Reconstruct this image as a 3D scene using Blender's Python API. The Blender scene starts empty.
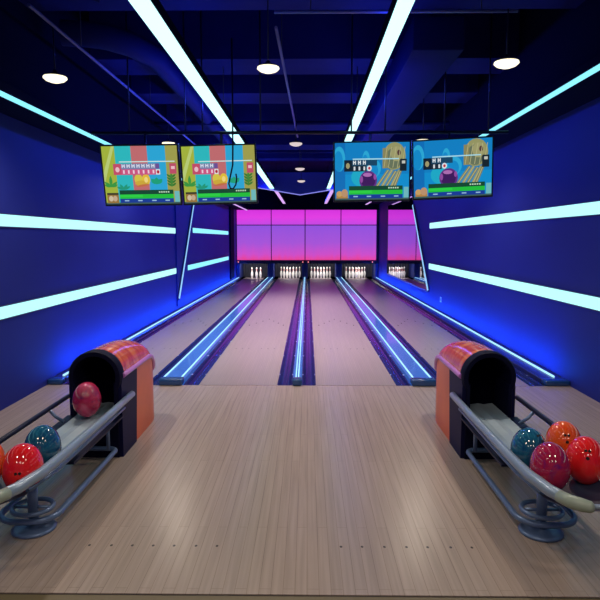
import bpy, bmesh, math, random
from mathutils import Vector, Matrix
random.seed(7)
PI = math.pi
R = math.radians
scene = bpy.context.scene
COL = scene.collection

# ------------------------------------------------------------------ materials
def s2l(c):
    return tuple(((v/255)/12.92 if v/255 <= .04045 else ((v/255+.055)/1.055)**2.4) for v in c)

def mat(name, base, rough=.5, metal=0., coat=0., spec=.5, emit=None, estr=0.):
    m = bpy.data.materials.new(name); m.use_nodes = True
    b = m.node_tree.nodes['Principled BSDF']
    b.inputs['Base Color'].default_value = (*base, 1)
    b.inputs['Roughness'].default_value = rough
    b.inputs['Metallic'].default_value = metal
    b.inputs['Coat Weight'].default_value = coat
    b.inputs['Coat Roughness'].default_value = .05
    b.inputs['Specular IOR Level'].default_value = spec
    if emit:
        b.inputs['Emission Color'].default_value = (*emit, 1)
        b.inputs['Emission Strength'].default_value = estr
    return m

_em = {}
def emat(c, s=1.0, name='glow'):
    k = (tuple(c), s)
    if k not in _em:
        _em[k] = mat(name, (0.01, 0.01, 0.01), .5, spec=.1, emit=c, estr=s)
    return _em[k]

def N(m, t, **kw):
    n = m.node_tree.nodes.new(t)
    for k, v in kw.items():
        setattr(n, k, v)
    return n

def L(m, a, b):
    m.node_tree.links.new(a, b)

def noise_tint(m, scale, lo, hi, stretch=(1, 1, 1), detail=3):
    """mottle the base colour between two colours with object-space noise"""
    b = m.node_tree.nodes['Principled BSDF']
    tc = N(m, 'ShaderNodeTexCoord'); mp = N(m, 'ShaderNodeMapping'); mp.inputs['Scale'].default_value = stretch
    nz = N(m, 'ShaderNodeTexNoise'); nz.inputs['Scale'].default_value = scale; nz.inputs['Detail'].default_value = detail
    cr = N(m, 'ShaderNodeValToRGB')
    cr.color_ramp.elements[0].position = .35; cr.color_ramp.elements[0].color = (*lo, 1)
    cr.color_ramp.elements[1].position = .65; cr.color_ramp.elements[1].color = (*hi, 1)
    L(m, tc.outputs['Object'], mp.inputs['Vector']); L(m, mp.outputs[0], nz.inputs['Vector'])
    L(m, nz.outputs[0], cr.inputs[0]); L(m, cr.outputs[0], b.inputs['Base Color'])
    return m

def wood(name, c1, c2, cm, row=.045, length=1.4, rough=.25, grain=.35, coat=0.):
    m = mat(name, c1, rough, coat=coat)
    b = m.node_tree.nodes['Principled BSDF']
    tc = N(m, 'ShaderNodeTexCoord')
    sx = N(m, 'ShaderNodeSeparateXYZ'); cx = N(m, 'ShaderNodeCombineXYZ')
    L(m, tc.outputs['Object'], sx.inputs[0])
    L(m, sx.outputs['Y'], cx.inputs['X']); L(m, sx.outputs['X'], cx.inputs['Y'])
    br = N(m, 'ShaderNodeTexBrick')
    br.inputs['Scale'].default_value = 1
    br.inputs['Brick Width'].default_value = length
    br.inputs['Row Height'].default_value = row
    br.inputs['Mortar Size'].default_value = .0016
    br.inputs['Mortar Smooth'].default_value = .3
    br.inputs['Color1'].default_value = (*c1, 1); br.inputs['Color2'].default_value = (*c2, 1)
    br.inputs['Mortar'].default_value = (*cm, 1)
    br.offset = .37
    L(m, cx.outputs[0], br.inputs['Vector'])
    mp = N(m, 'ShaderNodeMapping'); mp.inputs['Scale'].default_value = (1.2, 45, 1)
    L(m, cx.outputs[0], mp.inputs[0])
    nz = N(m, 'ShaderNodeTexNoise'); nz.inputs['Scale'].default_value = 1.0; nz.inputs['Detail'].default_value = 5
    L(m, mp.outputs[0], nz.inputs['Vector'])
    cr = N(m, 'ShaderNodeValToRGB')
    cr.color_ramp.elements[0].position = .3; cr.color_ramp.elements[0].color = (1-grain,)*3 + (1,)
    cr.color_ramp.elements[1].position = .65; cr.color_ramp.elements[1].color = (1, 1, 1, 1)
    L(m, nz.outputs[0], cr.inputs[0])
    mx = N(m, 'ShaderNodeMix', data_type='RGBA', blend_type='MULTIPLY'); mx.inputs[0].default_value = 1
    L(m, br.outputs['Color'], mx.inputs[6]); L(m, cr.outputs[0], mx.inputs[7])
    L(m, mx.outputs[2], b.inputs['Base Color'])
    return m

M = {}
M['approach'] = wood('approach_wood', (.455, .35, .29), (.43, .33, .272), (.30, .22, .175), .0552, 1.6, .27, .20)
M['lane'] = wood('lane_wood', (.40, .315, .28), (.37, .29, .26), (.26, .19, .17), .022, 3.0, .30, .12)
M['pin_deck'] = mat('pin_deck_board', (.40, .31, .33), .18)
M['front_floor'] = mat('olive_floor', (.16, .12, .055), .5)
M['seam'] = mat('dark_seam', (.025, .015, .012), .7)
M['dot'] = mat('dark_dot', (.03, .018, .012), .6)
M['wall'] = noise_tint(mat('navy_wall_paint', (.03, .05, .27), .6, spec=.12), 1.2, (.014, .022, .185), (.018, .027, .21), (1, .3, 1))
M['black_paint'] = mat('black_blue_paint', (.0025, .004, .02), .8, spec=.03)
M['ceiling'] = noise_tint(mat('ceiling_paint', (.008, .01, .05), .8, spec=.1), .8, (.003, .004, .03), (.007, .010, .06))
M['beam'] = noise_tint(mat('beam_paint', (.02, .025, .16), .7, spec=.05), .9, (.006, .009, .09), (.012, .017, .15))
M['bulkhead'] = mat('bulkhead_paint', (.025, .035, .36), .5)
M['duct'] = mat('duct_paint', (.007, .010, .085), .6, spec=.05)
M['gutter'] = mat('gutter_plastic', (.012, .016, .12), .16, spec=.6)
M['cap'] = mat('cap_blue', (.05, .13, .45), .2, coat=.4, emit=(.03, .14, .45), estr=.55)  # emission imitates strip light glowing through the translucent cap
M['end_block'] = mat('end_block_blue', (.012, .06, .2), .25, coat=.3)
M['ledge'] = mat('ledge_navy', (.015, .02, .1), .3)
LED = (.50, .96, 1.0)
M['led'] = emat(LED, 1.75, 'cyan_led')
M['led_wall'] = emat((.43, .94, .91), 1.3, 'wall_led')
M['led_lane'] = emat((.40, .80, 1.0), 1.25, 'lane_led')
M['led_dim'] = emat((.25, .80, 1.0), 1.25, 'dim_cyan_led')
M['led_pink'] = emat((.72, .42, .95), 1.0, 'pink_led')
M['led_line'] = emat((.30, .62, 1.0), 1.1, 'thin_led')
M['led_edge'] = emat((.25, .25, .85), 1.0, 'edge_led')
M['lamp_glow'] = emat((1.0, .90, .64), 1.7, 'lamp_glow')
M['lamp_dim'] = emat((.75, .62, .62), 1.0, 'lamp_glow_dim')
M['black_metal'] = mat('black_metal', (.012, .013, .035), .4, .3)
M['rail_metal'] = mat('rail_metal', (.16, .16, .42), .4, .4)
M['tube'] = mat('grey_tube', (.27, .35, .46), .3, .2)
M['tube_low'] = mat('blue_grey_tube', (.14, .21, .37), .35, .3)
M['sleeve'] = mat('pale_sleeve', (.34, .40, .32), .35)
M['navy_rail'] = mat('navy_rail', (.006, .009, .035), .45, spec=.2)
M['tray'] = noise_tint(mat('tray_grey', (.40, .46, .50), .35), 5, (.30, .38, .46), (.40, .48, .55))
M['tray_dark'] = mat('tray_dark', (.018, .028, .06), .4)
M['rubber'] = mat('black_rubber', (.0035, .004, .024), .55, spec=.12)
M['shield'] = mat('shield_navy', (.006, .006, .045), .5, spec=.12)
M['inside'] = mat('inside_black', (.0015, .0015, .008), .8, spec=.0)
M['orange'] = noise_tint(mat('orange_panel', (.56, .115, .04), .35), 2.2, (.60, .10, .03), (.74, .14, .04))
M['lavender'] = mat('lavender_reflection', (.55, .20, .62), .3, coat=.3)  # lavender stands in for purple light reflected along the seam
def flame():
    m = mat('flame_shell', (.75, .12, .04), .22, coat=.35)
    b = m.node_tree.nodes['Principled BSDF']
    tc = N(m, 'ShaderNodeTexCoord'); mp = N(m, 'ShaderNodeMapping'); mp.inputs['Scale'].default_value = (1, 2.2, 1)
    wv = N(m, 'ShaderNodeTexNoise'); wv.inputs['Scale'].default_value = 5; wv.inputs['Distortion'].default_value = .8
    cr = N(m, 'ShaderNodeValToRGB')
    e = cr.color_ramp.elements
    e[0].position = .38; e[0].color = (.58, .06, .03, 1)
    e[1].position = .62; e[1].color = (.82, .20, .055, 1)
    k = e.new(.5); k.color = (.72, .10, .035, 1)
    L(m, tc.outputs['Object'], mp.inputs[0]); L(m, mp.outputs[0], wv.inputs['Vector'])
    L(m, wv.outputs[0], cr.inputs[0]); L(m, cr.outputs[0], b.inputs['Base Color'])
    return m
M['flame'] = flame()
M['tv_case'] = mat('tv_casing', (.008, .009, .02), .35)
M['pin'] = mat('pin_white', (.85, .83, .80), .25, emit=(1, .95, .9), estr=.12)  # faint emission brightens the pins, which hold no lamp
M['pin_red'] = mat('pin_red', (.6, .03, .03), .3)
M['mirror'] = mat('mirror_glass', (.62, .62, .80), .015, 1.0)
M['socket'] = mat('socket_white', (.55, .6, .75), .4)
M['curtain'] = mat('pit_curtain', (.028, .03, .055), .7)
M['kickback'] = mat('kickback_blue', (.02, .035, .22), .5)
M['mask_frame'] = mat('screen_frame', (.02, .012, .05), .5)

def screen_panel(name, stops, cell):
    """back-lit panel: vertical colour run plus faint vertical streaks"""
    m = mat(name, (.02, .01, .03), .3, spec=.3)
    b = m.node_tree.nodes['Principled BSDF']
    tc = N(m, 'ShaderNodeTexCoord'); sx = N(m, 'ShaderNodeSeparateXYZ')
    L(m, tc.outputs['Generated'], sx.inputs[0])
    nz = N(m, 'ShaderNodeTexNoise'); nz.inputs['Scale'].default_value = 1.0; nz.inputs['Detail'].default_value = 3
    mp = N(m, 'ShaderNodeMapping'); mp.inputs['Scale'].default_value = (cell, 1, .6)
    L(m, tc.outputs['Object'], mp.inputs[0]); L(m, mp.outputs[0], nz.inputs['Vector'])
    ad = N(m, 'ShaderNodeMath', operation='MULTIPLY_ADD'); ad.inputs[1].default_value = .22; ad.inputs[2].default_value = -.11
    L(m, nz.outputs[0], ad.inputs[0])
    sm = N(m, 'ShaderNodeMath', operation='ADD'); L(m, ad.outputs[0], sm.inputs[0]); L(m, sx.outputs['Z'], sm.inputs[1])
    cr = N(m, 'ShaderNodeValToRGB'); e = cr.color_ramp.elements
    e[0].position = stops[0][0]; e[0].color = (*s2l(stops[0][1]), 1)
    e[1].position = stops[-1][0]; e[1].color = (*s2l(stops[-1][1]), 1)
    for p, c in stops[1:-1]:
        k = e.new(p); k.color = (*s2l(c), 1)
    L(m, sm.outputs[0], cr.inputs[0]); L(m, cr.outputs[0], b.inputs['Emission Color'])
    b.inputs['Emission Strength'].default_value = 1.0
    return m
M['mask_top'] = screen_panel('magenta_top_panel', [(0, (196, 72, 226)), (.5, (226, 62, 226)), (1, (214, 52, 220))], 3)
M['mask_low'] = screen_panel('magenta_low_panel', [(0, (232, 66, 150)), (.16, (206, 78, 200)), (.5, (166, 84, 214)), (1, (146, 82, 220))], 5)

def ball_mat(name, a, b_, c):
    m = mat(name, a, .1, coat=.6)
    bs = m.node_tree.nodes['Principled BSDF']
    tc = N(m, 'ShaderNodeTexCoord')
    nz = N(m, 'ShaderNodeTexNoise'); nz.inputs['Scale'].default_value = 8; nz.inputs['Distortion'].default_value = 2.2; nz.inputs['Detail'].default_value = 4
    cr = N(m, 'ShaderNodeValToRGB'); e = cr.color_ramp.elements
    e[0].position = .32; e[0].color = (*a, 1); e[1].position = .7; e[1].color = (*c, 1)
    k = e.new(.5); k.color = (*b_, 1)
    L(m, tc.outputs['Object'], nz.inputs['Vector']); L(m, nz.outputs[0], cr.inputs[0]); L(m, cr.outputs[0], bs.inputs['Base Color'])
    return m
M['ball_red'] = ball_mat('ball_red', (.92, .010, .02), (.95, .018, .022), (.98, .03, .03))
M['ball_orange'] = ball_mat('ball_orange', (.90, .085, .012), (.95, .12, .015), (.88, .05, .015))
M['ball_magenta'] = ball_mat('ball_magenta', (.22, .012, .14), (.45, .015, .07), (.52, .02, .09))
M['ball_pink'] = ball_mat('ball_pink', (.30, .015, .10), (.52, .022, .09), (.60, .04, .14))
M['ball_blue'] = ball_mat('ball_blue', (.008, .06, .17), (.012, .11, .22), (.02, .17, .28))
M['hole'] = mat('hole_dark', (.02, .004, .006), .8)

# ------------------------------------------------------------------ mesh helpers
class MB:
    def __init__(s):
        s.bm = bmesh.new(); s.mats = []
    def mi(s, m):
        if m not in s.mats: s.mats.append(m)
        return s.mats.index(m)
    def _done(s, faces, m, smooth=False):
        i = s.mi(m)
        for f in faces:
            f.material_index = i; f.smooth = smooth
        return faces
    def box(s, x0, x1, y0, y1, z0, z1, m, bev=0., mtx=None, seg=2):
        r = bmesh.ops.create_cube(s.bm, size=1)
        vs = r['verts']
        bmesh.ops.scale(s.bm, vec=(x1-x0, y1-y0, z1-z0), verts=vs)
        bmesh.ops.translate(s.bm, vec=((x0+x1)/2, (y0+y1)/2, (z0+z1)/2), verts=vs)
        fs = set(f for v in vs for f in v.link_faces)
        if bev > 0:
            es = list(set(e for v in vs for e in v.link_edges))
            rr = bmesh.ops.bevel(s.bm, geom=es, offset=bev, segments=seg, affect='EDGES', profile=.5)
            vs = list(set(v for v in vs if v.is_valid) | set(rr['verts']))
            fs = set(f for v in vs for f in v.link_faces)
        if mtx is not None: bmesh.ops.transform(s.bm, matrix=mtx, verts=vs)
        s._done(fs, m, bev > 0 and seg > 2)
        return s
    def tube(s, pts, r, m, n=10, closed=False, caps=True):
        pts = [Vector(p) for p in pts]; k = len(pts)
        rad = r if isinstance(r, (list, tuple)) else [r]*k
        rings = []; up = None
        for i, p in enumerate(pts):
            a = pts[(i-1) % k] if (closed or i > 0) else p
            b = pts[(i+1) % k] if (closed or i < k-1) else p
            t = (b-a).normalized()
            if up is None:
                up = Vector((0, 0, 1)) if abs(t.z) < .9 else Vector((1, 0, 0))
            side = t.cross(up).normalized(); up = side.cross(t).normalized()
            rings.append([s.bm.verts.new(p + (side*math.cos(2*PI*j/n) + up*math.sin(2*PI*j/n))*rad[i]) for j in range(n)])
        fs = []
        for i in range(k if closed else k-1):
            A, B = rings[i], rings[(i+1) % k]
            for j in range(n):
                fs.append(s.bm.faces.new((A[j], A[(j+1) % n], B[(j+1) % n], B[j])))
        s._done(fs, m, True)
        if caps and not closed:
            s._done([s.bm.faces.new(rings[0][::-1]), s.bm.faces.new(rings[-1])], m)
        return s
    def lathe(s, prof, m, c=(0, 0, 0), n=24, mfun=None, sx=1., sy=1.):
        """prof: list of (radius, z)"""
        rings = []
        for r, z in prof:
            if r < 1e-6:
                rings.append([s.bm.verts.new((c[0], c[1], c[2]+z))])
            else:
                rings.append([s.bm.verts.new((c[0]+r*sx*math.cos(2*PI*j/n), c[1]+r*sy*math.sin(2*PI*j/n), c[2]+z)) for j in range(n)])
        for i in range(len(rings)-1):
            A, B = rings[i], rings[i+1]; fs = []
            for j in range(n):
                j2 = (j+1) % n
                if len(A) == 1 and len(B) == 1: continue
                if len(A) == 1: fs.append(s.bm.faces.new((A[0], B[j2], B[j])))
                elif len(B) == 1: fs.append(s.bm.faces.new((A[j], A[j2], B[0])))
                else: fs.append(s.bm.faces.new((A[j], A[j2], B[j2], B[j])))
            s._done(fs, mfun(i) if mfun else m, True)
        return s
    def grid(s, rows, m, smooth=True, mfun=None):
        V = [[s.bm.verts.new(p) for p in r] for r in rows]
        for i in range(len(V)-1):
            fs = []
            for j in range(len(V[i])-1):
                try: fs.append(s.bm.faces.new((V[i][j], V[i][j+1], V[i+1][j+1], V[i+1][j])))
                except ValueError: pass
            s._done(fs, mfun(i) if mfun else m, smooth)
        return s
    def poly(s, pts, m, smooth=False):
        s._done([s.bm.faces.new([s.bm.verts.new(p) for p in pts])], m, smooth); return s
    def prism(s, poly, axis, a, b, m, bev=0):
        """extrude a 2-D polygon along an axis from a to b"""
        def P(p, t):
            return {'x': (t, p[0], p[1]), 'y': (p[0], t, p[1]), 'z': (p[0], p[1], t)}[axis]
        A = [s.bm.verts.new(P(p, a)) for p in poly]; B = [s.bm.verts.new(P(p, b)) for p in poly]
        fs = [s.bm.faces.new(A), s.bm.faces.new(B[::-1])]
        for i in range(len(poly)):
            j = (i+1) % len(poly)
            fs.append(s.bm.faces.new((A[j], A[i], B[i], B[j])))
        bmesh.ops.recalc_face_normals(s.bm, faces=fs)
        s._done(fs, m)
        return s
    def build(s, name, parent=None, loc=None, sharp=None, recalc=True):
        if recalc: bmesh.ops.recalc_face_normals(s.bm, faces=s.bm.faces[:])
        me = bpy.data.meshes.new(name); s.bm.to_mesh(me); s.bm.free()
        for m in s.mats: me.materials.append(m)
        if sharp: 
            try: me.set_sharp_from_angle(angle=R(sharp))
            except Exception: pass
        o = bpy.data.objects.new(name, me); COL.objects.link(o)
        if parent: o.parent = parent
        if loc: o.location = loc
        return o

def tag(o, label=None, cat=None, group=None, kind=None):
    if label: o['label'] = label
    if cat: o['category'] = cat
    if group: o['group'] = group
    if kind: o['kind'] = kind
    return o
def empty(name, loc, label, cat, group=None):
    o = bpy.data.objects.new(name, None); COL.objects.link(o); o.location = loc
    o.empty_display_size = .1
    return tag(o, label, cat, group)
def struct(mb, name):
    return tag(mb.build(name), kind='structure')
def copy_tree(o, parent=None):
    c = o.copy(); COL.objects.link(c); c.parent = parent
    for ch in [x for x in COL.objects if x.parent == o]:
        copy_tree(ch, c)
    return c

# ------------------------------------------------------------------ room
XL, XR, Y0, YF, ZC = -2.87, 2.87, -1.6, 26.0, 4.25
FOUL, LEND = 6.47, 25.75
f = MB()
f.box(-2.95, 2.95, 2.565, FOUL-.012, -.16, 0, M['approach'])
f.box(-2.95, 2.95, 2.553, 2.565, -.16, -.004, M['seam'])
f.box(-2.95, 2.95, FOUL-.012, FOUL, -.16, -.003, M['seam'])
for x in (-1.143, -1.027, -.917, -.807, -.697, -.582, -.472, .177, .287, .403, .518, .628, .748, .858):
    f.poly([(x+.0075*math.cos(a*PI/4), 2.99+.011*math.sin(a*PI/4), .0012) for a in range(8)], M['dot'])
struct(f, 'floor')
f = MB(); f.box(-2.95, 2.95, Y0, 2.553, -.16, -.002, M['front_floor']); struct(f, 'floor_front')
f = MB(); f.box(-2.95, 2.95, FOUL, YF, -.20, -.12, M['seam']); struct(f, 'floor_under_lanes')
w = MB(); w.box(XL-.1, XL, Y0, YF, -.16, ZC, M['wall']); struct(w, 'wall_left')
w = MB(); w.box(XR, XR+.1, Y0, YF, -.16, ZC, M['wall']); struct(w, 'wall_right')
w = MB(); w.box(XL, XR, YF-.1, YF, -.16, 2.77, M['black_paint']); w.box(XL, XR, 24.36, 24.5, 2.775, ZC, M['black_paint']); struct(w, 'wall_far')
c = MB(); c.box(XL-.1, XR+.1, Y0, YF, ZC, ZC+.1, M['ceiling']); struct(c, 'ceiling')
SL, SR = -2.46, 2.36
t = MB(); t.box(XL, SL, Y0, 24.36, 2.772, ZC, M['black_paint']); struct(t, 'trim_1')
t = MB(); t.box(SR, XR, Y0, 24.36, 2.99, ZC, M['black_paint']); struct(t, 'trim_2')
# V-shaped bulkhead across the hall
t = MB(); t.prism([(SL, 3.24), (-2.4, 3.19), (-.21, 2.828), (2.3, 3.23), (SR, 3.24), (SR, 3.45), (SL, 3.45)], 'y', 17.0, 17.12, M['bulkhead']); struct(t, 'trim_3')
# post at the far end of the left wall
t = MB(); t.box(XL, XL+.055, 22.1, 23.1, 0.12, 2.772, M['black_paint'], .01); struct(t, 'trim_4')
# shallow pilaster on the left wall between the light strips
t = MB(); t.prism([(13.05, 0.13), (13.55, .13), (15.15, 2.77), (13.05, 2.77)], 'x', XL, XL+.03, M['wall']); struct(t, 'trim_5')
for i, (a, b) in enumerate([(3.6, 5.55), (7.0, 7.65), (8.6, 9.25), (10.7, 11.5), (13.2, 14.0), (15.4, 15.9)]):
    t = MB(); t.box(SL, SR, a, b, 3.62, ZC, M['beam']); struct(t, 'ceiling_beam')

# ------------------------------------------------------------------ lanes, gutters, dividers
LANES = [(-2.585, -1.79), (-1.196, -.334), (.095, .976), (1.57, 2.43)]
PINC = [-2.11, -.722, .555, 2.02]
laneL = ['bowling lane with only three standing pins, beside the wall without mirror',
         'bowling lane with full rack, next to the three-pin lane',
         'bowling lane with full rack, from the thin middle divider towards the mirror',
         'bowling lane with full rack, beside the wall that holds the mirror']
for k, (a, b) in enumerate(LANES):
    e = empty('bowling_lane', ((a+b)/2, FOUL, 0), laneL[k], 'bowling lane', 'pale wooden bowling lanes')
    hw = (b-a)/2
    m = MB(); m.box(-hw, hw, 0, 24.3-FOUL, -.1, 0, M['lane']); 
    m.build('lane_bed', e)
    m = MB(); m.box(-hw, hw, 24.3-FOUL, LEND-FOUL-.35, -.1, 0, M['pin_deck']); m.build('pin_deck', e)
    m = MB()
    for j in range(7):
        x = (j-3)*hw*2/8.2; y = 4.55+(3-abs(j-3))*.28
        m.poly([(x-.012, y, .0012), (x+.012, y, .0012), (x, y+.16, .0012)], M['dot'])
    for j in (-3, -2, -1, 1, 2, 3):
        for yy in (2.2,):
            x = j*hw/4.6
            m.poly([(x+.009*math.cos(q*PI/4), yy+.02*math.sin(q*PI/4), .0012) for q in range(8)], M['dot'])
    tag(m.build('target_markings', e), kind='stuff')

def gutter(x0, x1, label):
    m = MB(); n = 10; xc, hw = (x0+x1)/2, (x1-x0)/2-.003
    prof = [(-hw, 0), (-hw*.92, 0)] + [(-hw*.86*math.cos(PI*j/n), -.075*math.sin(PI*j/n)**.8 if 0 < j < n else -.004) for j in range(n+1)] + [(hw*.92, 0), (hw, 0)]
    rows = [[(px, y, pz) for px, pz in prof] for y in (0, 24.2-FOUL)]
    m.grid(rows, M['gutter'])
    yy = .5
    while yy < 14:
        for sx in (-hw*.94, hw*.94):
            m.box(sx-.006, sx+.006, yy, yy+.03, .0, .003, M['socket'])
        yy += 1.15
    m.poly([(px, 0, pz) for px, pz in prof], M['ledge'])
    o = m.build('gutter', None, (xc, FOUL, 0))
    return tag(o, label, 'gutter', 'dark lane gutters')
G = [(-2.72, -2.585), (-1.79, -1.634), (-1.371, -1.196), (-.334, -.165), (-.06, .095), (.976, 1.142), (1.405, 1.57), (2.43, 2.60)]
GL = ['dark gutter against the wall without a mirror, beside the three-pin lane',
      'dark gutter between the three-pin lane and the wide lit divider',
      'dark gutter of the second lane along the wide lit divider nearer the three-pin lane',
      'dark purple-glinting gutter of the second lane along the thin middle divider',
      'dark purple-glinting gutter of the third lane along the thin middle divider',
      'dark gutter of the third lane along the wide divider nearer the mirror',
      'dark gutter of the mirror-side lane along the wide lit divider',
      'dark gutter against the mirrored wall, beside the glowing ledge']
for (a, b), l in zip(G, GL): gutter(a, b, l)

def divider(x0, x1, strips, h, sw, label):
    xc = (x0+x1)/2; hw = (x1-x0)/2
    e = empty('lane_divider', (xc, FOUL, 0), label, 'lane divider', 'glowing dividers between the lanes')
    m = MB(); ln = 24.25-FOUL
    m.prism([(-hw, -.1), (hw, -.1), (hw, h*.75), (hw*.9, h), (-hw*.9, h), (-hw, h*.75)], 'y', .09, ln, M['cap']); m.build('cap', e)
    for sx in strips:
        m = MB(); m.box(sx-sw/2, sx+sw/2, .1, ln, h-.004, h+.008, M['led_lane']); m.build('light_strip', e)
    m = MB(); m.box(-hw, hw, -.05, .09, 0.001, h+.012, M['end_block'], .018, seg=3); m.build('end_block', e, sharp=40)
    return e
divider(-1.634, -1.371, (-.098, .098), .062, .015, 'wide blue divider with two light strips, beside the three-pin lane')
divider(-.165, -.06, (-.014, .014), .062, .013, 'thin middle divider whose light strips run close together')
divider(1.142, 1.405, (-.098, .098), .062, .015, 'wide blue divider with two light strips, nearer the mirrored wall')

def ledge(side, xw, xi, label):
    e = empty('wall_ledge', ((xw+xi)/2, FOUL, 0), label, 'ledge', 'glowing ledges along the walls')
    hw = abs(xw-xi)/2; ln = 24.25-FOUL
    m = MB(); m.box(-hw, hw, .12, ln, -.1, .05, M['ledge'], .008); m.build('ledge_body', e)
    m = MB(); x = side*(2.775)-(xw+xi)/2
    m.box(x-.009, x+.009, .2, ln, .046, .066, M['led_lane']); m.build('light_strip', e)
    m = MB(); m.box(-hw, hw, -.02, .12, .001, .06, M['end_block'], .015, seg=3); m.build('end_block', e, sharp=40)
ledge(-1, XL, -2.72, 'navy ledge with one light strip along the wall without a mirror')
ledge(1, XR, 2.60, 'navy ledge with one light strip along the mirrored wall')

# ------------------------------------------------------------------ pit, pins, masking screen
pinsL = ['dark pinsetter opening holding three pins', 'dark pinsetter opening with full rack, next to the three-pin one',
         'dark pinsetter opening with full rack, between the two other full racks', 'dark pinsetter opening with full rack, beside the mirrored wall']
EDGE = [XL, -1.5, -.112, 1.273, XR]
for k in range(4):
    a, b = EDGE[k], EDGE[k+1]
    e = empty('pinsetter', ((a+b)/2, 24.3, 0), pinsL[k], 'pinsetter', 'pinsetter openings under the magenta screen')
    hw = (b-a)/2
    m = MB()
    rows = []
    for i in range(2):
        rows.append([(-hw+.07+(2*hw-.14)*j/40, 1.36+.02*math.sin(j*1.9), (.0, .74)[i]) for j in range(41)])
    m.grid(rows, M['curtain']); m.build('curtain', e)
    for s in (-1, 1):
        m = MB(); x = s*(hw-.06); m.box(x-.058, x+.058, 0.02, 1.36, .0, .62, M['kickback'], .006); m.build('side_panel', e)
    m = MB(); m.box(-hw+.002, hw-.002, -.02, .06, .61, .735, M['mask_frame'], .005); m.build('header', e)

def make_pin():
    H = .44; k = H/.381; w = .90
    prof = [(0, 0), (.0258, 0), (.029, .006), (.036, .03), (.050, .075), (.0585, .115), (.060, .13), (.055, .165), (.042, .205), (.030, .235),
            (.0235, .255), (.0225, .27), (.0235, .285), (.0275, .31), (.0318, .335), (.0325, .345), (.030, .362), (.022, .375), (.010, .3805), (0, .381)]
    prof = [(r*w, z*k) for r, z in prof]
    m = MB(); m.lathe(prof, M['pin'], n=14, mfun=lambda i: M['pin_red'] if i in (9, 12) else M['pin'])
    return m.build('bowling_pin')
pin0 = None
ROWS = [(0, (0,)), (1, (-.5, .5)), (2, (-1, 0, 1)), (3, (-1.5, -.5, .5, 1.5))]
where = ['in the three-pin lane', 'of second lane', 'of third lane', 'of mirror-side lane']
rown = ['head pin', 'second-row pin', 'third-row pin', 'back-row pin']
posn = {(0, 0): '', (1, -.5): 'away from the mirror', (1, .5): 'nearer the mirror', (2, -1): 'at the end away from the mirror', (2, 0): 'in the centre', (2, 1): 'at the end nearer the mirror',
        (3, -1.5): 'at the end away from the mirror', (3, -.5): 'inner, away from the mirror', (3, .5): 'inner, nearer the mirror', (3, 1.5): 'at the end nearer the mirror'}
def put_pin(x, y, label, grp):
    global pin0
    if pin0 is None: o = pin0 = make_pin()
    else: o = pin0.copy(); COL.objects.link(o)
    o.location = (x, y, 0.0); o.rotation_euler.z = random.uniform(0, 6); tag(o, label, 'bowling pin', grp)
for x, y, l in ((-2.30, 24.85, 'white bowling pin at the wall end of the three-pin lane'), (-2.10, 24.75, 'white bowling pin standing in the middle of the three left in one lane'), (-1.945, 24.85, 'white bowling pin of the three-pin lane nearest the lit divider')):
    put_pin(x, y, l, 'three pins left in one lane')
for k in (1, 2, 3):
    for r, xs in ROWS:
        for x in xs:
            put_pin(PINC[k]+x*.258, 24.62+r*.235, ('white '+rown[r]+' '+where[k]+' '+posn[(r, x)]).strip(), 'full racks of bowling pins')

e = empty('masking_screen', (-.06, 24.3, .74), 'wide magenta and purple backlit screen above the pins', 'screen')
mx = [-2.86, -1.462, -.1, 1.34, 2.78]
m = MB(); m.box(-2.80, 2.92, .005, .05, 0, 2.035, M['mask_frame']); m.build('frame', e)
for k in range(4):
    a, b = mx[k]+.06+.018, mx[k+1]+.06-.018
    m = MB(); m.box(a, b, -.02, .01, 1.435, 2.02, M['mask_top']); m.build('top_panel', e)
    m = MB(); m.box(a, b, -.02, .01, .015, 1.40, M['mask_low']); m.build('lower_panel', e)
red = emat((1, .25, .3), 1.3, 'red_indicator')
for x, l in ((-2.80, 'small red light under the screen above the three-pin lane'), (-.19, 'small red light under screen centre, of the pair the one nearer the three-pin lane'),
             (.03, 'small red light under screen centre, of the pair the one nearer the mirror'), (2.62, 'small red light under the screen beside the mirrored wall')):
    m = MB(); m.lathe([(0, -.025), (.018, -.018), (.025, 0), (.018, .018), (0, .025)], red, n=12)
    tag(m.build('indicator_light', None, (x, 24.27, .675)), l, 'indicator light', 'red lights under the screen')

# ------------------------------------------------------------------ mirror, socket
xm = XR-.012
e = empty('wall_mirror', (xm, 14.2, .37), 'large wall mirror with slanted edge reflecting the magenta screen and pins', 'mirror')
m = MB(); m.prism([(.12, .012), (7.3, .012), (7.3, 2.4), (2.45, 2.4)], 'x', -.004, .008, M['mirror']); m.build('glass', e)
m = MB(); m.box(-.012, .01, 7.3, 7.36, 0, 2.4, M['black_metal']); m.box(-.012, .01, .1, 7.36, -.03, .012, M['ledge']); m.build('frame', e)
e = empty('wall_socket', (XR-.006, 12.87, .25), 'small white socket low on the blue wall before the mirror', 'socket')
m = MB(); m.box(-.006, .006, -.05, .05, 0, .11, M['socket'], .004); m.build('plate', e)
m = MB(); m.box(-.009, -.005, -.022, .022, .03, .08, M['black_metal']); m.build('outlet', e)

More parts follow.
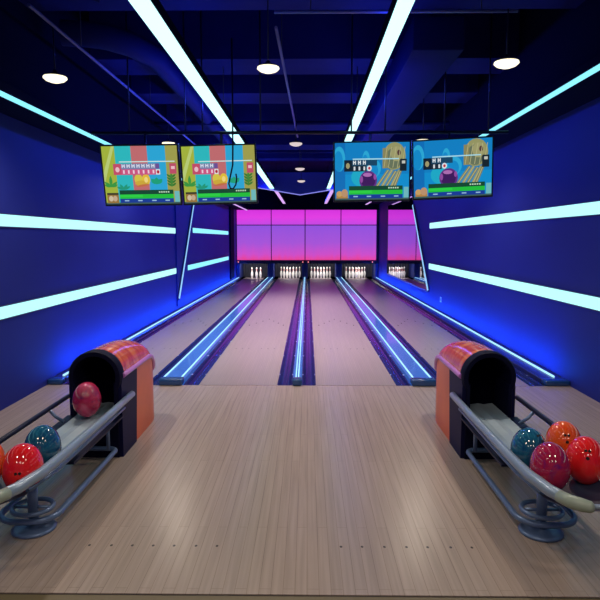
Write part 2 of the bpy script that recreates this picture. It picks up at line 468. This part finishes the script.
# ------------------------------------------------------------------ wall strips
def wall_strip(side, y0, y1, z, h, label, m_=None):
    x = XL if side < 0 else XR
    e = empty('wall_light_strip', (x, (y0+y1)/2, z), label, 'light strip', 'cyan light strips on the walls')
    s = -side; hl = (y1-y0)/2
    m = MB(); m.box(min(0, s*.012), max(0, s*.012), -hl-.01, hl+.01, -h/2-.012, h/2+.012, M['ledge']); m.build('channel', e)
    m = MB(); m.box(min(s*.008, s*.02), max(s*.008, s*.02), -hl, hl, -h/2, h/2, m_ or M['led_wall']); m.build('diffuser', e)
wall_strip(-1, 2.2, 13.0, 1.775, .112, 'upper long cyan light strip on the wall without a mirror')
wall_strip(-1, 2.2, 13.0, .912, .112, 'lower long cyan light strip on the wall without a mirror')
wall_strip(-1, 15.0, 21.7, 1.815, .12, 'upper short light strip beyond the slanted line, wall without mirror', M['led_dim'])
wall_strip(-1, 14.3, 21.7, .915, .12, 'lower short light strip beyond the slanted line, wall without mirror', M['led_dim'])
wall_strip(1, 2.2, 14.15, 1.905, .125, 'upper long cyan light strip on the mirrored wall')
wall_strip(1, 2.2, 14.15, .965, .125, 'lower long cyan light strip on the mirrored wall')
def diag(side, ya, za, yb, zb, label):
    x = XL+.062 if side < 0 else XR-.055
    e = empty('slanted_light_strip', (x, ya, za), label, 'light strip', 'slanted light strips')
    m = MB(); m.tube([(side*.014, 0, 0), (side*.014, yb-ya, zb-za)], .03, M['ledge'], n=6); m.build('channel', e)
    m = MB(); m.tube([(0, 0, 0.01), (0, yb-ya, zb-za)], .022, M['led_line'], n=8); m.build('tube_light', e)
diag(-1, 13.02, .29, 14.9, 2.45, 'slanted thin light strip on the wall without a mirror')
diag(1, 14.0, .39, 16.25, 2.5, 'slanted thin light strip along the mirror edge')

# ------------------------------------------------------------------ ceiling fixtures
def ceil_strip(x, y0, y1, z, w, mt, label, grp, housing=True):
    e = empty('ceiling_light_strip', (x, (y0+y1)/2, z), label, 'ceiling light', grp)
    hl = (y1-y0)/2
    m = MB(); m.box(-w/2-.008, w/2+.008, -hl-.01, hl+.01, .012, .09, M['black_paint'], .006); m.build('housing', e)
    m = MB(); m.box(-w/2, w/2, -hl, hl, 0, .02, mt); m.build('diffuser', e)
    if housing:
        yy = -hl+.8
        while yy < hl:
            m = MB(); m.tube([(0, yy, .09), (0, yy, 3.62-z if False else ZC-z)], .006, M['black_metal'], n=6); m.build('hanger', e)
            yy += 4.3
    return e
ceil_strip(-.998, 2.2, 16.95, 3.0, .122, M['led'], 'broad cyan ceiling light above the second lane', 'broad ceiling light strips')
ceil_strip(.583, 2.2, 16.95, 3.0, .098, M['led'], 'broad cyan ceiling light above the third lane', 'broad ceiling light strips')
ceil_strip(-.93, 17.2, 24.2, 3.0, .10, M['led_pink'], 'pink far ceiling light beyond the bulkhead, above second lane', 'pink ceiling lights beyond the bulkhead')
ceil_strip(.72, 17.2, 24.2, 3.0, .10, M['led_pink'], 'pink far ceiling light beyond the bulkhead, above third lane', 'pink ceiling lights beyond the bulkhead')
ceil_strip(SL+.03, 2.2, 16.95, 2.74, .07, M['led_dim'], 'narrow cyan ceiling light along the lower black soffit', 'narrow soffit light strips', False)
ceil_strip(SR-.03, 2.2, 16.95, 2.96, .07, M['led_dim'], 'narrow cyan ceiling light along the soffit above the mirrored wall', 'narrow soffit light strips', False)
ceil_strip(SL+.03, 17.2, 24.2, 2.74, .07, M['led_pink'], 'pink far soffit light near the wall without a mirror', 'pink ceiling lights beyond the bulkhead', False)
ceil_strip(SR-.03, 17.2, 24.2, 2.96, .07, M['led_pink'], 'pink far soffit light near the mirrored wall', 'pink ceiling lights beyond the bulkhead', False)
m = MB(); m.tube([(-2.4, 16.985, 3.19), (-.21, 16.985, 2.826), (2.3, 16.985, 3.23)], .013, M['led_edge'], n=8)
tag(m.build('ceiling_edge_light'), 'thin lavender light line along the V-shaped bulkhead edge', 'light strip')

# track rails that carry the pendants
RZ = 3.32
def rail(a, b, label):
    o = empty('lamp_track', a, label, 'lamp track', 'thin ceiling tracks')
    d = Vector(b)-Vector(a)
    m = MB(); m.tube([(0, 0, 0), d], .014, M['rail_metal'], n=8); m.build('track_bar', o)
    for tt in (.15, .5, .85):
        p = d*tt
        m = MB(); m.tube([p, (p.x, p.y, ZC-a[2])], .005, M['black_metal'], n=6); m.build('hanger', o)
rail((-2.06, 4.6, RZ), (-2.06, 11.5, RZ), 'lengthwise ceiling track over the lamps by the wall without a mirror')
rail((-.26, 5.1, RZ), (-.17, 10.4, RZ), 'lengthwise ceiling track above the middle of the lanes')
rail((-.26, 4.85, RZ+.03), (1.62, 4.85, RZ+.03), 'crosswise ceiling track running from the middle to the near lamp')

def pendant(x, y, z, glow, label, top):
    o = empty('pendant_lamp', (x, y, z), label, 'lamp', 'round pendant lamps')
    m = MB(); m.lathe([(0, .07), (.016, .07), (.02, .05), (.045, .042), (.08, .026), (.092, 0.018), (.088, .016), (.03, .03), (0, .03)], M['black_metal'], n=24); m.build('lamp_shade', o)
    m = MB(); m.lathe([(0, -.030), (.04, -.027), (.075, -.014), (.095, 0.004), (.092, .016), (0, .02)], glow, n=24); m.build('diffuser', o)
    m = MB(); m.tube([(0, 0, .08), (0, 0, top-z)], .006, M['black_metal'], n=8); m.build('rod', o)
    return o
LG, LD = M['lamp_glow'], M['lamp_dim']
PEND = [(-2.07, 5.05, 2.905, LG, 'bright round pendant lamp nearest the wall without a mirror', RZ),
        (-.335, 5.25, 3.03, LG, 'bright round pendant lamp near the middle, in front of the cross track', ZC),
        (1.53, 4.8, 2.94, LG, 'bright round pendant lamp hanging at the end of the crosswise track', RZ+.03),
        (-2.06, 9.05, 3.0, LG, 'smaller lit pendant lamp just above the garden-scene screens', RZ),
        (1.66, 8.85, 3.0, LG, 'smaller lit pendant lamp just above the underwater screens', ZC),
        (-.175, 9.1, 3.0, LD, 'dim pendant lamp in the middle row, frontmost of three in line', RZ),
        (-.155, 12.3, 3.0, LD, 'dim pendant lamp in the middle row, second of three in line', ZC),
        (-.155, 14.75, 2.99, LD, 'dim pendant lamp in the middle row, closest to the bulkhead', ZC)]
for p in PEND: pendant(*p)

def duct(name, build, label):
    m = MB(); build(m); return tag(m.build(name, sharp=40), label, 'duct', 'ceiling ducts')
duct('air_duct', lambda m: m.box(0.95, 1.42, 5.65, 12.5, 3.3, 3.6, M['duct'], .02), 'boxy lengthwise air duct near the mirrored wall side')
duct('round_duct', lambda m: m.tube([(-2.28, 5.75, 3.50), (-2.1, 5.78, 3.50), (-1.9, 5.88, 3.50), (-1.74, 6.1, 3.50), (-1.60, 6.5, 3.50), (-1.57, 8, 3.50), (-1.57, 12, 3.50)], .115, M['duct'], n=16), 'round curved air duct near the wall without a mirror')
duct('flexible_duct', lambda m: m.tube([(-2.3, 4.5, 3.55), (-2.15, 4.6, 3.5), (-2.0, 4.75, 3.53), (-1.78, 4.85, 3.55), (-1.62, 4.9, 3.5)], .06, M['duct'], n=12), 'short flexible duct curling beside the nearest wall lamp')
for x, y, z, l in ((-1.9, 9.6, 3.40, 'thin crosswise ceiling pipe behind the garden-scene screens'), (-1.9, 12.8, 3.42, 'thin crosswise ceiling pipe farther back, before the bulkhead')):
    m = MB(); m.tube([(-.5, 0, 0), (4.1, 0, 0)], .03, M['duct'], n=10); tag(m.build('ceiling_pipe', None, (x, y, z)), l, 'pipe', 'crosswise ceiling pipes')

# ------------------------------------------------------------------ screens
def leafpts(cx, cy, a, ln, wd):
    out = []
    for k in range(9):
        t = k/8; out.append((t, wd*math.sin(PI*t)))
    for k in range(7, 0, -1):
        t = k/8; out.append((t, -wd*math.sin(PI*t)))
    ca, sa = math.cos(a), math.sin(a)
    return [(cx+(t*ln)*ca-q*sa, cy+(t*ln)*sa+q*ca) for t, q in out]
def ell(cx, cy, rx, ry, n=20):
    return [(cx+rx*math.cos(2*PI*k/n), cy+ry*math.sin(2*PI*k/n)) for k in range(n)]
def rc(a, b, c, d): return [(a, c), (b, c), (b, d), (a, d)]
def thick(a, b, w):
    d = (b[0]-a[0], b[1]-a[1]); l = math.hypot(*d); n = (-d[1]/l*w/2, d[0]/l*w/2)
    return [(a[0]+n[0], a[1]+n[1]), (b[0]+n[0], b[1]+n[1]), (b[0]-n[0], b[1]-n[1]), (a[0]-n[0], a[1]-n[1])]
def bottom_bars(S):
    S += [(rc(.19, .915, .165, .245), (18, 72, 50)), (rc(.19, .915, .095, .17), (34, 190, 60)), (rc(.19, .5, .12, .165), (44, 208, 70)), (rc(.0, 1, .0, .03), (60, 90, 90)), (rc(.19, .915, .025, .095), (22, 60, 150))]
    for u in (.25, .43, .62, .8):
        S.append((rc(u, u+.06, .05, .07), (150, 190, 220)))
    for k in range(5):
        S.append((rc(.72+k*.03, .74+k*.03, .195, .22), (190, 220, 190)))
    S.append((rc(.93, .995, .03, .22), (110, 185, 190)))
def garden(row):
    S = [(rc(0, 1, 0, 1), (164, 180, 62)), (rc(.17, .385, 0, 1), (46, 184, 190)), (rc(.385, .6, 0, 1), (192, 108, 112)), (rc(.6, .84, 0, 1), (44, 166, 214)), (rc(.84, 1, 0, 1), (160, 158, 78))]
    S.append(([(0, .35), (0, .55), (.13, 1), (.17, 1)], (186, 206, 120)))
    for a, ln in ((1.57, .2), (2.3, .13), (.85, .13), (2.7, .1), (.45, .1)):
        S.append((leafpts(.085, .3, a, ln, .022), (58, 150, 66)))
    for a in (1.1, 2.0, .6, 2.6): S.append((leafpts(.25, .25, a, .11, .02), (34, 150, 120)))
    for a in (.9, 2.2, 1.57): S.append((leafpts(.7, .34, a, .12, .035), (30, 160, 120)))
    for k in range(4):
        for s in (1, -1): S.append((leafpts(.9, .3+k*.05, 1.57+s*.75, .09, .016), (50, 120, 50)))
    S.append((leafpts(.9, .28, 1.57, .28, .02), (64, 134, 56)))
    S += [(ell(.46, .43, .055, .09), (214, 196, 72)), (ell(.56, .42, .055, .1), (226, 190, 60)), (ell(.5, .36, .09, .05), (206, 170, 60)), (ell(.56, .42, .025, .05), (240, 216, 130)), (leafpts(.4, .3, .2, .22, .02), (196, 110, 70))]
    S += [(rc(.135, .24, .51, .70), (196, 78, 106)), (ell(.19, .6, .028, .045), (232, 190, 200)), (rc(.885, .975, .52, .7), (190, 78, 104)), (rc(.905, .955, .6, .65), (236, 190, 200))]
    n = row
    S += [(rc(.24, .24+.066*n, .51, .605), (204, 86, 130)), (rc(.24, .24+.066*n, .605, .70), (120, 130, 170))]
    for k in range(n):
        u = .25+.066*k
        S += [(rc(u, u+.012, .63, .69), (222, 226, 240)), (rc(u+.03, u+.042, .63, .69), (222, 226, 240)), (rc(u, u+.042, .655, .672), (222, 226, 240)), (rc(u+.012, u+.034, .53, .59), (236, 206, 222))]
    u = .24+.066*n
    S += [(rc(u, u+.055, .51, .60), (224, 224, 230)), (ell(u+.028, .555, .018, .03), (180, 40, 60)), (rc(u, u+.05, .61, .70), (110, 80, 150))]
    S.append((rc(.22, .96, .725, .742), (206, 230, 226)))
    bottom_bars(S)
    S += [(rc(.02, .175, .02, .20), (150, 116, 60)), (rc(.02, .175, .165, .2), (60, 56, 40)), (ell(.07, .1, .03, .05), (206, 190, 160)), (ell(.125, .1, .03, .05), (196, 170, 140))]
    return S
def sea(row):
    S = [(rc(0, 1, 0, 1), (18, 128, 196)), (rc(0, 1, .0, .45), (16, 142, 206)), (rc(0, .14, 0, 1), (14, 110, 184))]
    for cx, cy, rx, ry in ((.06, .72, .08, .22), (.42, .7, .05, .16), (.3, .5, .05, .2), (.52, .55, .1, .16)):
        S += [(ell(cx, cy, rx, ry), (44, 168, 214)), (ell(cx-.012, cy-.04, rx*.75, ry*.82), (20, 138, 202))]
    S.append((ell(.36, .4, .14, .17), (30, 170, 200)))
    # gilded trophy: basket-like round head on bundled slanting rods
    for k, (ta, tb) in enumerate((((.72, .52), (.55, .2)), ((.77, .52), (.62, .2)), ((.82, .5), (.68, .2)), ((.87, .52), (.75, .2)), ((.9, .56), (.8, .22)))):
        S.append((thick(ta, tb, .04), ((120, 124, 96), (146, 146, 104))[k % 2])); S.append((thick(ta, tb, .012), (184, 178, 126)))
    S += [(ell(.78, .74, .14, .22), (118, 126, 96)), (ell(.8, .76, .15, .24), (150, 150, 100)), (ell(.79, .72, .11, .18), (104, 116, 92)), (ell(.83, .8, .08, .13), (158, 156, 108)), (ell(.86, .82, .025, .05), (88, 60, 60)), (rc(.64, .71, .55, .9), (138, 134, 92))]
    for k in range(5): S.append((thick((.66+.06*k, .56), (.7+.06*k, .92), .008), (184, 180, 132)))
    S += [(ell(.45, .34, .12, .17), (96, 44, 130)), (ell(.45, .34, .095, .14), (62, 26, 92)), (ell(.44, .44, .06, .035), (176, 110, 180)), (ell(.36, .36, .02, .06), (146, 76, 160)), (ell(.54, .4, .02, .05), (146, 76, 160))]
    S += [(rc(.125, .23, .5, .70), (18, 34, 48)), (ell(.175, .6, .026, .05), (160, 154, 110)), (rc(.875, .965, .5, .71), (22, 36, 46)), (rc(.9, .945, .63, .68), (196, 200, 190))]
    n = row
    S += [(rc(.23, .23+.066*n, .5, .6), (30, 44, 58)), (rc(.23, .23+.066*n+.14, .6, .70), (26, 70, 100))]
    for k in range(n):
        u = .245+.066*k
        S += [(rc(u, u+.012, .62, .69), (226, 232, 236)), (rc(u+.026, u+.038, .62, .69), (226, 232, 236)), (rc(u, u+.038, .65, .668), (226, 232, 236)), (rc(u+.008, u+.03, .52, .585), (216, 222, 228))]
    u = .23+.066*n
    S += [(ell(u+.035, .555, .032, .05), (228, 228, 232)), (ell(u+.035, .555, .016, .026), (190, 40, 60))]
    S.append((rc(.24, .86, .705, .725), (170, 220, 232)))
    bottom_bars(S)
    S += [(rc(.02, .175, .03, .11), (176, 130, 70)), (ell(.06, .11, .04, .05), (200, 160, 100)), (ell(.13, .12, .045, .07), (186, 146, 110))]
    return S
def tv(corner_tl, w, h, tilt, yaw, roll, S, label):
    e = empty('tv', corner_tl, label, 'tv', 'screens hanging over the lanes')
    e.rotation_euler = (R(tilt), R(-roll), R(yaw))
    # local origin: centre of screen, facing -Y
    m = MB(); m.box(-w/2-.016, w/2+.016, .004, .06, -h/2-.022, h/2+.016, M['tv_case'], .006); 
    for a in (rc(-w/2-.014, -w/2, -h/2, h/2), rc(w/2, w/2+.014, -h/2, h/2), rc(-w/2-.014, w/2+.014, h/2, h/2+.014), rc(-w/2-.014, w/2+.014, -h/2-.02, -h/2)):
        m.prism(a, 'y', -.006, .006, M['tv_case'])
    m.build('casing', e)
    m = MB()
    for i, (pts, col) in enumerate(S):
        y = -.0001*i
        m.poly([(-w/2+u*w, y, -h/2+v*h) for u, v in pts], emat(s2l(col), .95, 'screen_colour'))
    tag(m.build('screen', e, recalc=False))
    m = MB(); m.box(-.12, .12, .06, .10, -.1, .18, M['black_metal'], .008); m.build('bracket', e)
    return e
TVS = [((-1.796, 6.56, 2.285), .81, .615, 11, 0, .7, garden(7), 'hanging screen with striped garden scene and long score row, closest to the wall'),
       ((-.953, 6.56, 2.292), .782, .60, 9, 0, 1.3, garden(3), 'hanging screen with striped garden scene, black cable dangling before it'),
       ((.690, 6.55, 2.322), .795, .60, 5, 0, .8, sea(3), 'hanging screen with underwater scene, nearer the middle of the lanes'),
       ((1.552, 6.56, 2.352), .82, .60, 8, -6, 2.2, sea(2), 'hanging screen with underwater scene, closest to the mirrored wall')]
for a in TVS: tv(*a)
o = empty('screen_rail', (-.1, 6.76, 2.765), 'long black crosswise bar that the screens hang from', 'rail')
m = MB(); m.tube([(-2.3, 0, 0), (2.3, 0, 0)], .018, M['black_metal'], n=10); m.build('bar', o)
for x in (-1.97, -1.35, -1.16, -.52, .48, .85, 1.5, 1.98):
    m = MB(); m.tube([(x+.1, 0, 0), (x+.1, 0, ZC-2.765)], .009, M['black_metal'], n=8); m.build('rod', o)
for a in TVS:
    m = MB(); x = a[0][0]+.1; m.tube([(x, 0, 0), (x, .0, -.36)], .014, M['black_metal'], n=8); m.build('drop', o)
pts = [(0, 0, 1.5), (0.002, 0, .9), (0, 0, .42), (-.003, 0, .25), (-.03, 0, .13), (-.045, 0, .06), (-.03, 0, .015), (0, -.004, .01), (.028, -.01, .05), (.038, -.01, .11), (.03, -.01, .16)]
m = MB(); m.tube(pts, .0085, M['rubber'], n=8)
tag(m.build('hanging_cable', None, (-.765, 6.25, 2.105)), 'black cable with a looped end dangling before a garden-scene screen', 'cable')

# ------------------------------------------------------------------ ball returns
def ball_return(x0, side, label):
    """side = +1: the rounded aisle rail lies on -X of the unit (unit stands on the right)"""
    e = empty('ball_return', (x0, 4.28, 0), label, 'ball return', 'orange ball returns')
    s = -side
    hw, zr = .185, .60
    YB = 1.02
    # side/back panels -- ridge height falls towards the back
    def zs(y):
        t = max(0, (y-.74)/(YB-.74)); return zr-.16*t**2.4
    def wd(y):
        t = max(0, (y-.80)/(YB-.80)); return hw*(1-.16*t**2.2)
    def dh(y):
        t = max(0, (y-.22)/(YB-.22)); return .186*math.sqrt(max(0, 1-t**2.3))
    ys = [.36+.66*k/14 for k in range(15)]
    m = MB()
    for sg in (-1, 1):
        m.grid([[(sg*wd(y), y, z*zs(y)) for z in (0, .25, .5, .75, 1)] for y in ys], M['orange'])
    m.grid([[(wd(YB)*q, YB, 0) for q in (-1, -.5, 0, .5, 1)], [(wd(YB)*q, YB, zs(YB)) for q in (-1, -.5, 0, .5, 1)]], M['orange'])
    m.build('body', e)
    # dome
    ys2 = [.04+.98*(1-(1-k/22)**1.35) for k in range(23)]
    m = MB()
    m.grid([[(wd(y)*math.cos(PI*j/20), y, zs(y)+dh(y)*math.sin(PI*j/20)) for j in range(21)] for y in ys2], M['flame'])
    hood = m.build('hood', e)
    # seam between dome and sides, reflected purple light painted in its colour
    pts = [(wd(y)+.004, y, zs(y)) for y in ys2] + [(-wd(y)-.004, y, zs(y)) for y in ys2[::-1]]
    m = MB(); m.tube(pts, .019, M['lavender'], n=10); tag(m.build('seam_reflection', hood), 'seam band with painted purple reflection')
    # black front: arch face with a mouth, thick, narrower below
    def arch(r, wl, zb, zc=zr, n=22, a0=-.42):
        p = [(wl, zb), (wl, zc+r*math.sin(a0))]
        for k in range(n+1):
            a = a0+(PI-2*a0)*k/n; p.append((r*math.cos(a), zc+r*math.sin(a)))
        p += [(-wl, zc+r*math.sin(a0)), (-wl, zb)]
        return p
    O = arch(.192, .166, .0); I = arch(.150, .135, .30, a0=-.30)
    m = MB()
    rows = []
    for (pts_, y) in ((O, .07), (O, -.012), (arch(.186, .160, .0), -.022), (arch(.157, .141, .295, a0=-.3), -.022), (I, -.012), (I, .30)):
        rows.append([(x, y, z) for x, z in pts_])
    m.grid(rows, M['rubber'])
    m.box(-.165, .165, -.02, .0, 0, .298, M['rubber'])
    m.build('front_arch', e, sharp=50)
    m = MB()
    m.prism(I, 'y', .30, .31, M['inside']); m.build('inner_wall', e)
    # side shields
    for sg in (-1, 1):
        m = MB(); m.prism([(-.005, 0), (.34, 0), (.40, zr-.03), (.37, zr-.005), (.03, zr-.005), (-.005, zr-.06)], 'x', sg*.166, sg*.192, M['shield']); m.build('side_shield', e)
    # tray
    zt = .34
    m = MB()
    prof = [(-.115, .0), (-.05, -.010), (.0, -.002), (.05, -.010), (.115, 0)]
    top = [(x, zt+z-.003) for x, z in prof]
    m.prism(top+[(.115, zt-.03), (-.115, zt-.03)], 'y', .28, -.80, M['tray'])
    m.build('ramp', e)
    for sg in (-1, 1):
        m = MB(); m.box(min(sg*.118, sg*.205), max(sg*.118, sg*.205), -.95, -.02, zt-.035, zt-.022, M['navy_rail']); m.build('ramp_gutter', e)
    # dished ball pan with a round end
    m = MB(); n = 24; rows = []
    for q in (0, .25, .5, .75, 1.0):
        w = .185*q; z = zt-.022+.05*q**2
        row = [(-w, -.80, z)] + [(-w*math.cos(PI*k/n), -1.46-w*math.sin(PI*k/n), z) for k in range(n+1)] + [(w, -.80, z)]
        rows.append(row)
    m.grid(rows, M['tray_dark'])
    m.build('ball_pan', e)
    # rails : aisle-side pale tube, wall-side navy tube, thin bar closing the end
    zl = .43
    def X(v): return s*v       # + = aisle side
    near = [(X(.222), .15, zl+.004), (X(.222), -.3, zl), (X(.220), -.8, zl), (X(.218), -1.15, zl), (X(.210), -1.38, zl), (X(.180), -1.57, zl), (X(.135), -1.68, zl), (X(.075), -1.735, zl)]
    m = MB(); m.tube(near, [.024, .024, .025, .026, .028, .029, .028, .022], M['tube'], n=14); r1 = m.build('aisle_rail', e)
    m = MB(); m.tube([(X(.162), -1.625, zl), (X(.135), -1.685, zl), (X(.10), -1.718, zl), (X(.07), -1.74, zl), (X(.06), -1.742, zl)], [.0285, .0305, .0305, .026, .018], M['sleeve'], n=14); m.build('rail_sleeve', e)
    m = MB(); m.tube([(X(.08), -1.735, zl), (X(-.05), -1.735, zl), (X(-.15), -1.66, zl), (X(-.22), -1.5, zl), (X(-.24), -1.3, zl)], .011, M['tube'], n=10); m.build('end_bar', e)
    m = MB(); m.tube([(X(-.24), -1.32, zl), (X(-.24), -.6, zl), (X(-.24), .1, zl)], .0165, M['navy_rail'], n=12); m.build('wall_side_rail', e)
    m = MB(); m.tube([(X(-.24), -.25, zl), (X(-.2), -.25, zl-.05), (X(-.14), -.25, zt)], .012, M['tube_low'], n=8); m.build('rail_hook', e)
    # skirt under the aisle rail
    m = MB(); m.tube([(X(.205), .0, zl-.06), (X(.203), -.8, zl-.065), (X(.2), -1.2, zl-.065), (X(.17), -1.45, zl-.065)], .012, M['tube_low'], n=8); m.build('under_rail', e)
    # pedestal
    m = MB(); m.tube([(X(.035), -1.12, .03), (X(.035), -1.12, zt-.022)], .028, M['tube_low'], n=14); m.build('post', e)
    m = MB(); m.lathe([(0, .001), (.115, .001), (.118, .012), (.10, .022), (.03, .034), (0, .036)], M['tube_low'], c=(X(.035), -1.12, 0), n=28); m.build('base_plate', e)
    m = MB(); m.tube([(X(.12), -.12, .09), (X(.12), -.12, zt-.02)], .014, M['tube_low'], n=8); m.build('strut', e)
    # lower bumper frame: rounded rectangle of tube
    c = []
    def arc(cx, cy, r, a0, a1, n=7):
        for k in range(n+1):
            a = R(a0+(a1-a0)*k/n); c.append((cx+r*math.cos(a), cy+r*math.sin(a), .075))
    arc(.10, -.10, .06, 0, 90); arc(-.10, -.10, .06, 90, 180); arc(-.03, -1.06, .13, 180, 270); arc(.03, -1.06, .13, 270, 360)
    m = MB(); m.tube(c, .017, M['tube_low'], n=10, closed=True); m.build('lower_frame', e)
    m = MB(); m.tube([(X(.035)+.105*math.cos(R(a)), -1.12+.105*math.sin(R(a)), .13) for a in range(0, 360, 15)], .013, M['tube_low'], n=8, closed=True)
    m.tube([(X(.035)-.105, -1.12, .13), (X(.035)+.105, -1.12, .13)], .009, M['tube_low'], n=8); m.build('foot_ring', e)
    return e
ball_return(-1.548, -1, 'orange ball return with one pink ball leaving its hood')
ball_return(1.315, 1, 'orange ball return whose ramp is empty and four balls crowd its end')

# balls
def make_ball(m_, loc, holes, label):
    rx, ry, rz = .096, .108, .126
    m = MB(); n = 32
    prof = [(math.sin(PI*k/n)*1.0, -math.cos(PI*k/n)) for k in range(n+1)]
    bm = m.bm
    m.lathe([(max(0, r), z) for r, z in prof], m_, n=40)
    for v in bm.verts: v.co = Vector((v.co.x*rx, v.co.y*ry, v.co.z*rz))
    o = m.build('bowling_ball', None, loc)
    # finger holes: three shallow dark sockets around a direction
    if holes:
        d = Vector(holes).normalized()
        u = d.cross(Vector((0, 0, 1))).normalized(); v2 = u.cross(d).normalized()
        for a, b, r in ((-.09, .07, .0075), (.09, .07, .0075), (0, -.24, .009)):
            q = (d+u*a+v2*b).normalized()
            p = Vector((q.x*rx, q.y*ry, q.z*rz))
            nn = Vector((q.x/rx, q.y/ry, q.z/rz)).normalized()
            t1 = nn.cross(Vector((0, 0, 1))).normalized(); t2 = t1.cross(nn)
            mh = MB()
            mh.poly([p+nn*.0012+(t1*math.cos(2*PI*k/14)+t2*math.sin(2*PI*k/14))*r for k in range(14)], M['hole'])
            mh.build('finger_hole', o, recalc=False)
    return tag(o, label, 'bowling ball', 'bowling balls on the returns')
ZB = .446
make_ball(M['ball_pink'], (-1.558, 4.13, .345+.126), None, 'dark pink bowling ball at the hood mouth of its ball return')
make_ball(M['ball_blue'], (-1.478, 3.235, ZB-.006), (.1, .8, .5), 'teal blue bowling ball tucked behind a red ball, on the pink ball\'s rack')
make_ball(M['ball_red'], (-1.440, 2.92, ZB), (.25, -1, .02), 'bright red bowling ball in front of the teal ball, on the pink ball\'s rack')
make_ball(M['ball_orange'], (-1.672, 2.99, ZB), (-.8, .5, .5), 'orange-red bowling ball cut off by the picture edge beside the red ball')
make_ball(M['ball_blue'], (1.232, 3.25, ZB-.016), (.35, -.5, .75), 'teal blue bowling ball behind the magenta ball, nearest the empty ramp')
make_ball(M['ball_magenta'], (1.232, 2.96, ZB+.003), (.3, .8, .4), 'magenta purple bowling ball at the aisle corner of the rack')
make_ball(M['ball_orange'], (1.465, 3.35, ZB-.006), (-.2, -.8, .5), 'orange bowling ball behind the red ball, among four on the rack')
make_ball(M['ball_red'], (1.452, 3.05, ZB+.005), (-.3, -.75, .55), 'bright red bowling ball beside the magenta ball, below the orange ball')

# ------------------------------------------------------------------ lights
def light(kind, name, loc, energy, color, rot=(0, 0, 0), **kw):
    d = bpy.data.lights.new(name, kind); d.energy = energy; d.color = color
    for k, v in kw.items(): setattr(d, k, v)
    o = bpy.data.objects.new(name, d); COL.objects.link(o); o.location = loc; o.rotation_euler = rot
    return o
WARM = (1.0, .86, .72)
for (x, y, z, g, l, t) in PEND:
    light('SPOT', 'pendant_bulb', (x, y, z-.05), 92 if g is LG else 16, WARM if g is LG else (.95, .75, .95), shadow_soft_size=.06, spot_size=R(150), spot_blend=.6)
for x, y in ((-1.8, 1.2), (0, 1.6), (1.7, 1.2), (-1.8, -1.0), (0, -.8), (1.7, -1.0)):
    light('SPOT', 'rear_hall_bulb', (x, y, 3.0), 44, WARM, shadow_soft_size=.16, spot_size=R(150), spot_blend=.6)
# blue glow of the ledge strips on the walls, plus added blue wall washes
for sd in (-1, 1):
    light('AREA', 'ledge_glow', (sd*2.62, 15.4, .08), 150, (.01, .11, 1.0), (0, R(sd*-145), 0), shape='RECTANGLE', size=.03, size_y=17.4)
    x = -1.08 if sd < 0 else .66
    light('AREA', 'wall_fill', (x, 14.6, 3.03), 150, (.02, .06, 1.0), (0, R(sd*-75), 0), shape='RECTANGLE', size=.06, size_y=17)
# added blue uplights above the ceiling strips, added neutral lane fill below them
for x in (-1.0, .583):
    light('AREA', 'ceiling_fill', (x, 9.5, 3.12), 26, (.03, .08, 1.0), (PI, 0, 0), shape='RECTANGLE', size=.1, size_y=14)
    light('AREA', 'lane_fill', (x, 12.0, 2.985), 105, (.86, .74, .84), (0, 0, 0), shape='RECTANGLE', size=.1, size_y=10, spread=R(100))
for k in range(4):
    a, b = EDGE[k], EDGE[k+1]
    light('AREA', 'pin_light', ((a+b)/2, 24.42, .66), 10, (1, .93, .85), (R(50), 0, 0), shape='RECTANGLE', size=.9, size_y=.05)

wd_ = bpy.data.worlds.new('World'); scene.world = wd_; wd_.use_nodes = True
bg = wd_.node_tree.nodes['Background']; bg.inputs[0].default_value = (.10, .11, .26, 1); bg.inputs[1].default_value = .35

# ------------------------------------------------------------------ camera
cd = bpy.data.cameras.new('camera'); cd.sensor_width = 36; cd.lens = 36; cd.clip_start = .05; cd.clip_end = 200
cam = bpy.data.objects.new('camera', cd); COL.objects.link(cam)
cam.location = (0, 0, 1.6)
cam.rotation_euler = (PI/2-math.atan(61/600), 0, math.atan(7.5/600))
scene.camera = cam
scene.view_settings.view_transform = 'Standard'
scene.view_settings.look = 'None'
scene.view_settings.exposure = 0
scene.cycles.use_denoising = True
